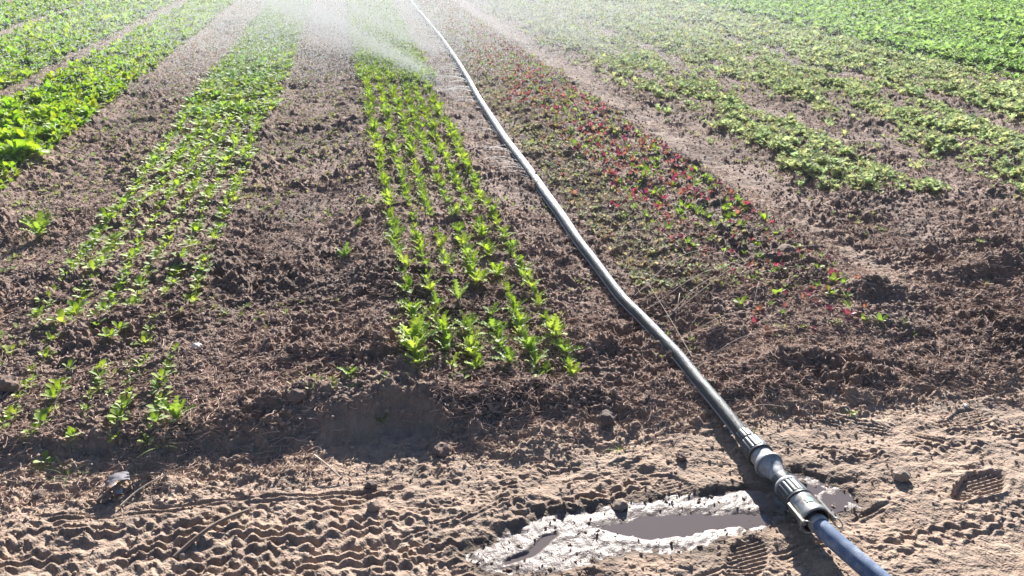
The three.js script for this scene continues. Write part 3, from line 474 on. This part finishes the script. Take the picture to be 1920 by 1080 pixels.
{
  const g = stuffGroup('straw_litter', 'dry straw and root litter strewn over the field', 'straw litter'), by = [[], [], [], []], info = {};
  const straw = (s) => { const r = mulberry(s), P = []; for (let i = 0; i < 5; i++) P.push(new THREE.Vector3((i - 2) * 0.25, 0.1 * (r() - 0.3), 0.22 * (r() - 0.5))); return new THREE.TubeGeometry(new THREE.CatmullRomCurve3(P), 6, 0.02, 4); };
  for (let i = 0; i < 130000; i++) {
    const z = -Math.exp(R(Math.log(1.9), Math.log(11))), x = R(-0.55 - 0.40 * -z, 0.55 + 0.93 * -z), y = land(x, z, info);
    if (info.F < 0.5 && rnd() < (z > -2.02 ? 0.93 : 0.3)) continue; if (info.calm > 0.5 && rnd() < 0.9) continue; if (noise(x * 3, z * 3) + 0.3 < R(0, 0.5)) continue;
    const s = R(0.015, 0.055), k = R(0.5, 1.25), th = s * R(0.7, 1.6) * 1.0;
    by[i % 4].push([x, y + 0.004, z, R(-0.3, 0.3), R(0, 6.28), R(-0.3, 0.3), s, th, s, 0.58 * k, 0.42 * k, 0.33 * k]);
  }
  by.forEach((l, i) => scatter('straw', straw(i + 60), crumbMat, l, g));
}
{
  const soilC = new THREE.MeshStandardMaterial({ color: new THREE.Color(0.25, 0.175, 0.14), roughness: 0.95, bumpMap: soilBump, bumpScale: 0.003 }), pale = new THREE.MeshStandardMaterial({ color: new THREE.Color(0.42, 0.32, 0.25), roughness: 0.9, bumpMap: soilBump, bumpScale: 0.003 }), darkC = new THREE.MeshStandardMaterial({ color: new THREE.Color(0.11, 0.085, 0.075), roughness: 0.95 });
  const ST = [[0.652, -1.70, 0.021, pale, 'clod', 'brown clod standing at the upper edge of the shining wet mud'], [-0.03, -1.825, 0.02, pale, 'clod', 'pale clod with a long shadow on the smooth sandy ground'], [1.502, -1.655, 0.026, pale, 'clod', 'sandy clod between the coupling and the striped shoe print'], [0.731, -2.085, 0.026, darkC, 'clod', 'dark round clod lying before the salad bed'], [0.189, -2.045, 0.026, soilC, 'clod', 'brown clod at the foot of the shaded bank'], [1.96, -1.955, 0.008, new THREE.MeshStandardMaterial({ color: new THREE.Color(0.75, 0.72, 0.66), roughness: 0.7 }), 'pebble', 'small white pebble on the headland above a shoe print'], [-1.197, -2.57, 0.034, soilC, 'clod', 'large dark clod between the seedling rows'], [0.281, -2.33, 0.024, soilC, 'clod', 'round clod in front of the salad rows'], [-0.035, -1.935, 0.018, darkC, 'clod', 'dark crumbly clod beside the pale one on the sand'], [-0.67, -2.075, 0.014, soilC, 'clod', 'little clod beside the torn plastic'], [-0.97, -2.07, 0.022, soilC, 'clod', 'flat clod below the olive grass tuft'], [1.98, -3.22, 0.05, soilC, 'clod', 'big clod at the rim of the sandy path'], [1.21, -1.70, 0.014, pale, 'clod', 'pale stone standing in the dark puddle'], [-0.62, -2.71, 0.016, new THREE.MeshStandardMaterial({ color: new THREE.Color(0.6, 0.57, 0.55), roughness: 0.8 }), 'pebble', 'whitish pebble between bank and seedling rows'], [0.9, -1.86, 0.016, soilC, 'clod', 'clod next to the shoe print by the yellow tuft'], [-0.25, -2.30, 0.03, soilC, 'clod', 'clod on the crest of the bank']];
  ST.forEach(([x, z, s, m, n, label], i) => { const o = mesh(n, lump(100 + i, 2, 0.45), m); o.position.set(x, ground(x, z) + s * 0.4, z); o.scale.set(s * R(0.9, 1.15), s, s * R(0.9, 1.1)); o.rotation.y = R(0, 6); tag(o, label, n); });
}
function stick(name, pts, r0, r1, mat, label, category, group) {
  const P = pts.map(p => new THREE.Vector3(p[0], p[1] + ground(p[0], p[2]), p[2])), o0 = P[0].clone().setY(0), g = sweep(P.map(p => [p.x - o0.x, p.y, p.z - o0.z]), P.map((_, i) => { const r = lerp(r0, r1, i / (P.length - 1)); return [r, r]; }), 7, 4, 0.3);
  const o = mesh(name, g, mat); o.position.copy(o0); return tag(o, label, category, group);
}
const dryStem = new THREE.MeshStandardMaterial({ color: new THREE.Color(0.52, 0.42, 0.32), roughness: 0.8 }), brownStick = new THREE.MeshStandardMaterial({ color: new THREE.Color(0.22, 0.16, 0.12), roughness: 0.85 });
rnd = mulberry(909);
stick('stick', [[-0.545, 0.006, -1.73], [-0.49, 0.012, -1.775], [-0.44, 0.02, -1.815], [-0.37, 0.012, -1.86]], 0.007, 0.004, brownStick, 'straight brown stick lying over the tyre marks', 'stick');
stick('twig', [[-0.80, 0.008, -2.0], [-0.77, 0.016, -2.03], [-0.72, 0.02, -2.06], [-0.66, 0.014, -2.085]], 0.006, 0.003, brownStick, 'forked pale twig below the torn plastic, upper branch', 'twig');
stick('twig', [[-0.785, 0.006, -1.998], [-0.765, 0.01, -2.015], [-0.745, 0.014, -2.04]], 0.005, 0.003, brownStick, 'short twig stub beside the forked twig', 'twig');
stick('twig', [[-0.73, 0.006, -1.97], [-0.69, 0.012, -2.02], [-0.62, 0.01, -2.07]], 0.003, 0.002, dryStem, 'thin straw below the plastic scrap', 'twig');
stick('twig', [[0.08, 0.004, -1.93], [0.095, 0.008, -1.96], [0.125, 0.006, -1.985]], 0.003, 0.002, brownStick, 'dark curled rootlet on the smooth sand', 'twig');
stick('twig', [[-0.2, 0.02, -2.08], [-0.17, 0.03, -2.03], [-0.12, 0.01, -1.97]], 0.003, 0.002, dryStem, 'pale straw slanting down the foot of the bank', 'twig');
const DS = [[[1.12, 0.02, -2.30], [1.3, 0.1, -2.34], [1.52, 0.06, -2.40]], [[1.135, 0.03, -2.35], [1.14, 0.06, -2.6], [1.16, 0.09, -2.98]], [[1.09, 0.03, -3.12], [1.2, 0.09, -3.1], [1.34, 0.07, -3.07]], [[1.16, 0.03, -2.67], [1.65, 0.12, -2.94], [2.2, 0.04, -3.2]], [[1.10, 0.03, -2.88], [1.35, 0.1, -3.07], [1.61, 0.04, -3.28]], [[1.14, 0.02, -2.015], [1.23, 0.05, -2.012], [1.33, 0.03, -2.01]], [[1.134, 0.03, -2.77], [1.4, 0.1, -2.88], [1.66, 0.04, -3.0]], [[1.29, 0.03, -2.85], [1.22, 0.08, -2.7], [1.153, 0.04, -2.57]]];
for (let i = 0; i < 44; i++) { const z = -Math.exp(R(Math.log(2.45), Math.log(7))), x = R(1.14, 1.55), a = R(0.2, 1.9) * (rnd() < 0.7 ? 1 : -1), L = R(0.12, 0.42); DS.push([[x, 0.02, z], [x + Math.sin(a) * L / 2, R(0.05, 0.11), z - Math.cos(a) * L / 2], [x + Math.sin(a) * L, R(0.01, 0.08), z - Math.cos(a) * L]]); }
DS.forEach((p) => stick('dry_stem', p, 0.0014, 0.0007, dryStem, 'thin pale dry stem lying beside the grey hose', 'dry stem', 'dry stems beside the grey hose'));
{ // torn plastic scrap
  const t = thing('plastic_scrap', -0.746, 0, -2.06, 'torn grey plastic scrap curling out of the soil', 'plastic scrap'), y0 = ground(-0.746, -2.06);
  const g = new THREE.PlaneGeometry(0.10, 0.055, 14, 8), p = g.attributes.position; for (let i = 0; i < p.count; i++) { const u = p.getX(i) / 0.1, v = p.getY(i) / 0.055, a = (u + 0.5) * 2.2; const jag = 1 + 0.2 * noise(u * 7, 3); p.setXYZ(i, -Math.cos(a) * 0.042 + 0.004 * noise(v * 5, u * 5), Math.sin(a) * 0.034 + 0.01 * v + 0.006 * noise(u * 6, v * 6) - 0.008, v * 0.055 * jag + 0.012 * u); }
  g.computeVertexNormals(); const back = g.clone(); back.translate(0, -0.0012, 0);
  const m = new THREE.MeshPhysicalMaterial({ color: new THREE.Color(0.13, 0.12, 0.135), roughness: 0.8, side: THREE.DoubleSide });
  const s = mesh('sheet', g, m, t); s.position.y = y0 + 0.012; s.rotation.y = 0.3;
  const tail = mesh('torn_tail', sweep([[-0.02, 0.012, 0.0], [-0.012, 0.008, 0.025], [0.004, 0.006, 0.035], [0.006, 0.012, 0.024]], [[0.006, 0.001], [0.005, 0.001], [0.008, 0.0012], [0.003, 0.001]], 6, 5, 0.4), new THREE.MeshPhysicalMaterial({ color: new THREE.Color(0.5, 0.48, 0.5), roughness: 0.5 }), t); tail.position.set(0, y0, 0);
}
for (const [x, z, s, label] of [[-0.606, -2.413, 0.7, 'tiny crimson leaf on the soil by the bank'], [-1.18, -3.9, 0.9, 'dull red sprout among the green seedlings']]) plant('small', 'red', 'red_sprout', x, z, s, label, 'red sprout', null, true);

// ---------------------------------------------------------------- spray
rnd = mulberry(1010);
{
  const L = [], drop = (x, y, z, s) => { if (y > 0.02 && z < -6.8) L.push([x, y, z, R(0, 3), R(0, 3), 0, s, s, s, 1, 1, 1]); };
  for (let j = 0; j < 260; j++) {
    const z0 = -R(8.5, 21), hx = 1.28, side = rnd() < 0.85 ? -1 : 1, v = R(3.4, 5.4), el = R(0.5, 1.2), az = R(-0.35, 0.35), n = 110;
    for (let i = 0; i < n; i++) { const t = Math.pow(rnd(), 0.8) * 2 * v * Math.sin(el) / 9.8, sp = 0.02 + 0.16 * t; drop(hx + side * v * Math.cos(el) * Math.cos(az) * t + sp * gauss(), 0.05 + v * Math.sin(el) * t - 4.9 * t * t + sp * gauss(), z0 + v * Math.cos(el) * Math.sin(az) * t + sp * gauss() + 0.25 * t, R(0.0024, 0.005)); }
  }
  // drifting mist
  for (let i = 0; i < 195000; i++) drop(0.0 + 3.3 * gauss(), Math.abs(0.5 + 0.5 * gauss()), -10.5 + 3.6 * gauss(), R(0.0024, 0.0048));
  for (const [ox, oz, n] of [[0, 0, 30000], [-0.5, -0.8, 16000], [0.25, -1.6, 20000], [0.15, 0.9, 9000], [2.3, -1.2, 9000]]) { const arc = new THREE.CatmullRomCurve3([new THREE.Vector3(0.75 + ox, 0.06, -7.9 + oz), new THREE.Vector3(0.2 + ox, 0.22, -9.4 + oz), new THREE.Vector3(-0.5 + ox, 0.38, -11.6 + oz), new THREE.Vector3(-1.5 + ox, 0.4, -15 + oz)]); for (let i = 0; i < n; i++) { const t = rnd(), p = arc.getPoint(t), w = 0.05 + 0.12 * t; drop(p.x + w * gauss() + 0.1 * Math.abs(gauss()), p.y + w * gauss() + 0.1 * Math.abs(gauss()), p.z + 0.3 * gauss(), R(0.0015, 0.0034)); } }
  for (let i = 0; i < 150000; i++) drop(3.4 + 3.2 * gauss(), Math.abs(0.5 + 0.6 * gauss()), -10.5 + 5 * gauss(), R(0.0022, 0.0044));
  const o = scatter('spray_mist', new THREE.OctahedronGeometry(1, 0), new THREE.MeshPhysicalMaterial({ color: new THREE.Color(0.9, 0.9, 0.9), roughness: 1, transmission: 0.6, thickness: 0 }), L);
  tag(o, 'white spray of water drifting over the far beds and hose', 'water spray');
  console.log('drops', L.length);
  const J = [], wm = new THREE.MeshPhysicalMaterial({ color: 0xffffff, roughness: 0.6, transmission: 0.5, thickness: 0 });
  for (let j = 0; j < 75; j++) {
    const k = R(2, 11.6), i0 = Math.floor(k), w = k - i0, p0 = new THREE.Vector3().lerpVectors(new THREE.Vector3(...hosePts[i0]), new THREE.Vector3(...hosePts[i0 + 1]), w), v = R(1.6, 2.6), el = R(0.12, 0.5), az = R(-0.7, 1.1), P = [];
    for (let i = 0; i <= 5; i++) { const t = i / 5 * R(0.1, 0.14) * (1 + el * 2); P.push(new THREE.Vector3(p0.x - 0.03 - v * Math.cos(el) * Math.cos(az) * t, p0.y + v * Math.sin(el) * t - 4.9 * t * t, p0.z - v * Math.cos(el) * Math.sin(az) * t)); }
    J.push(new THREE.TubeGeometry(new THREE.CatmullRomCurve3(P), 8, R(0.0004, 0.0009) * (k < 8 ? 2.5 : 1), 4));
  }
  tag(mesh('water_jets', mergeGeometries(J), wm), 'fine white water jets squirting sideways from the far hose', 'water jets', null, 'stuff');
}
renderer.render(scene, camera);
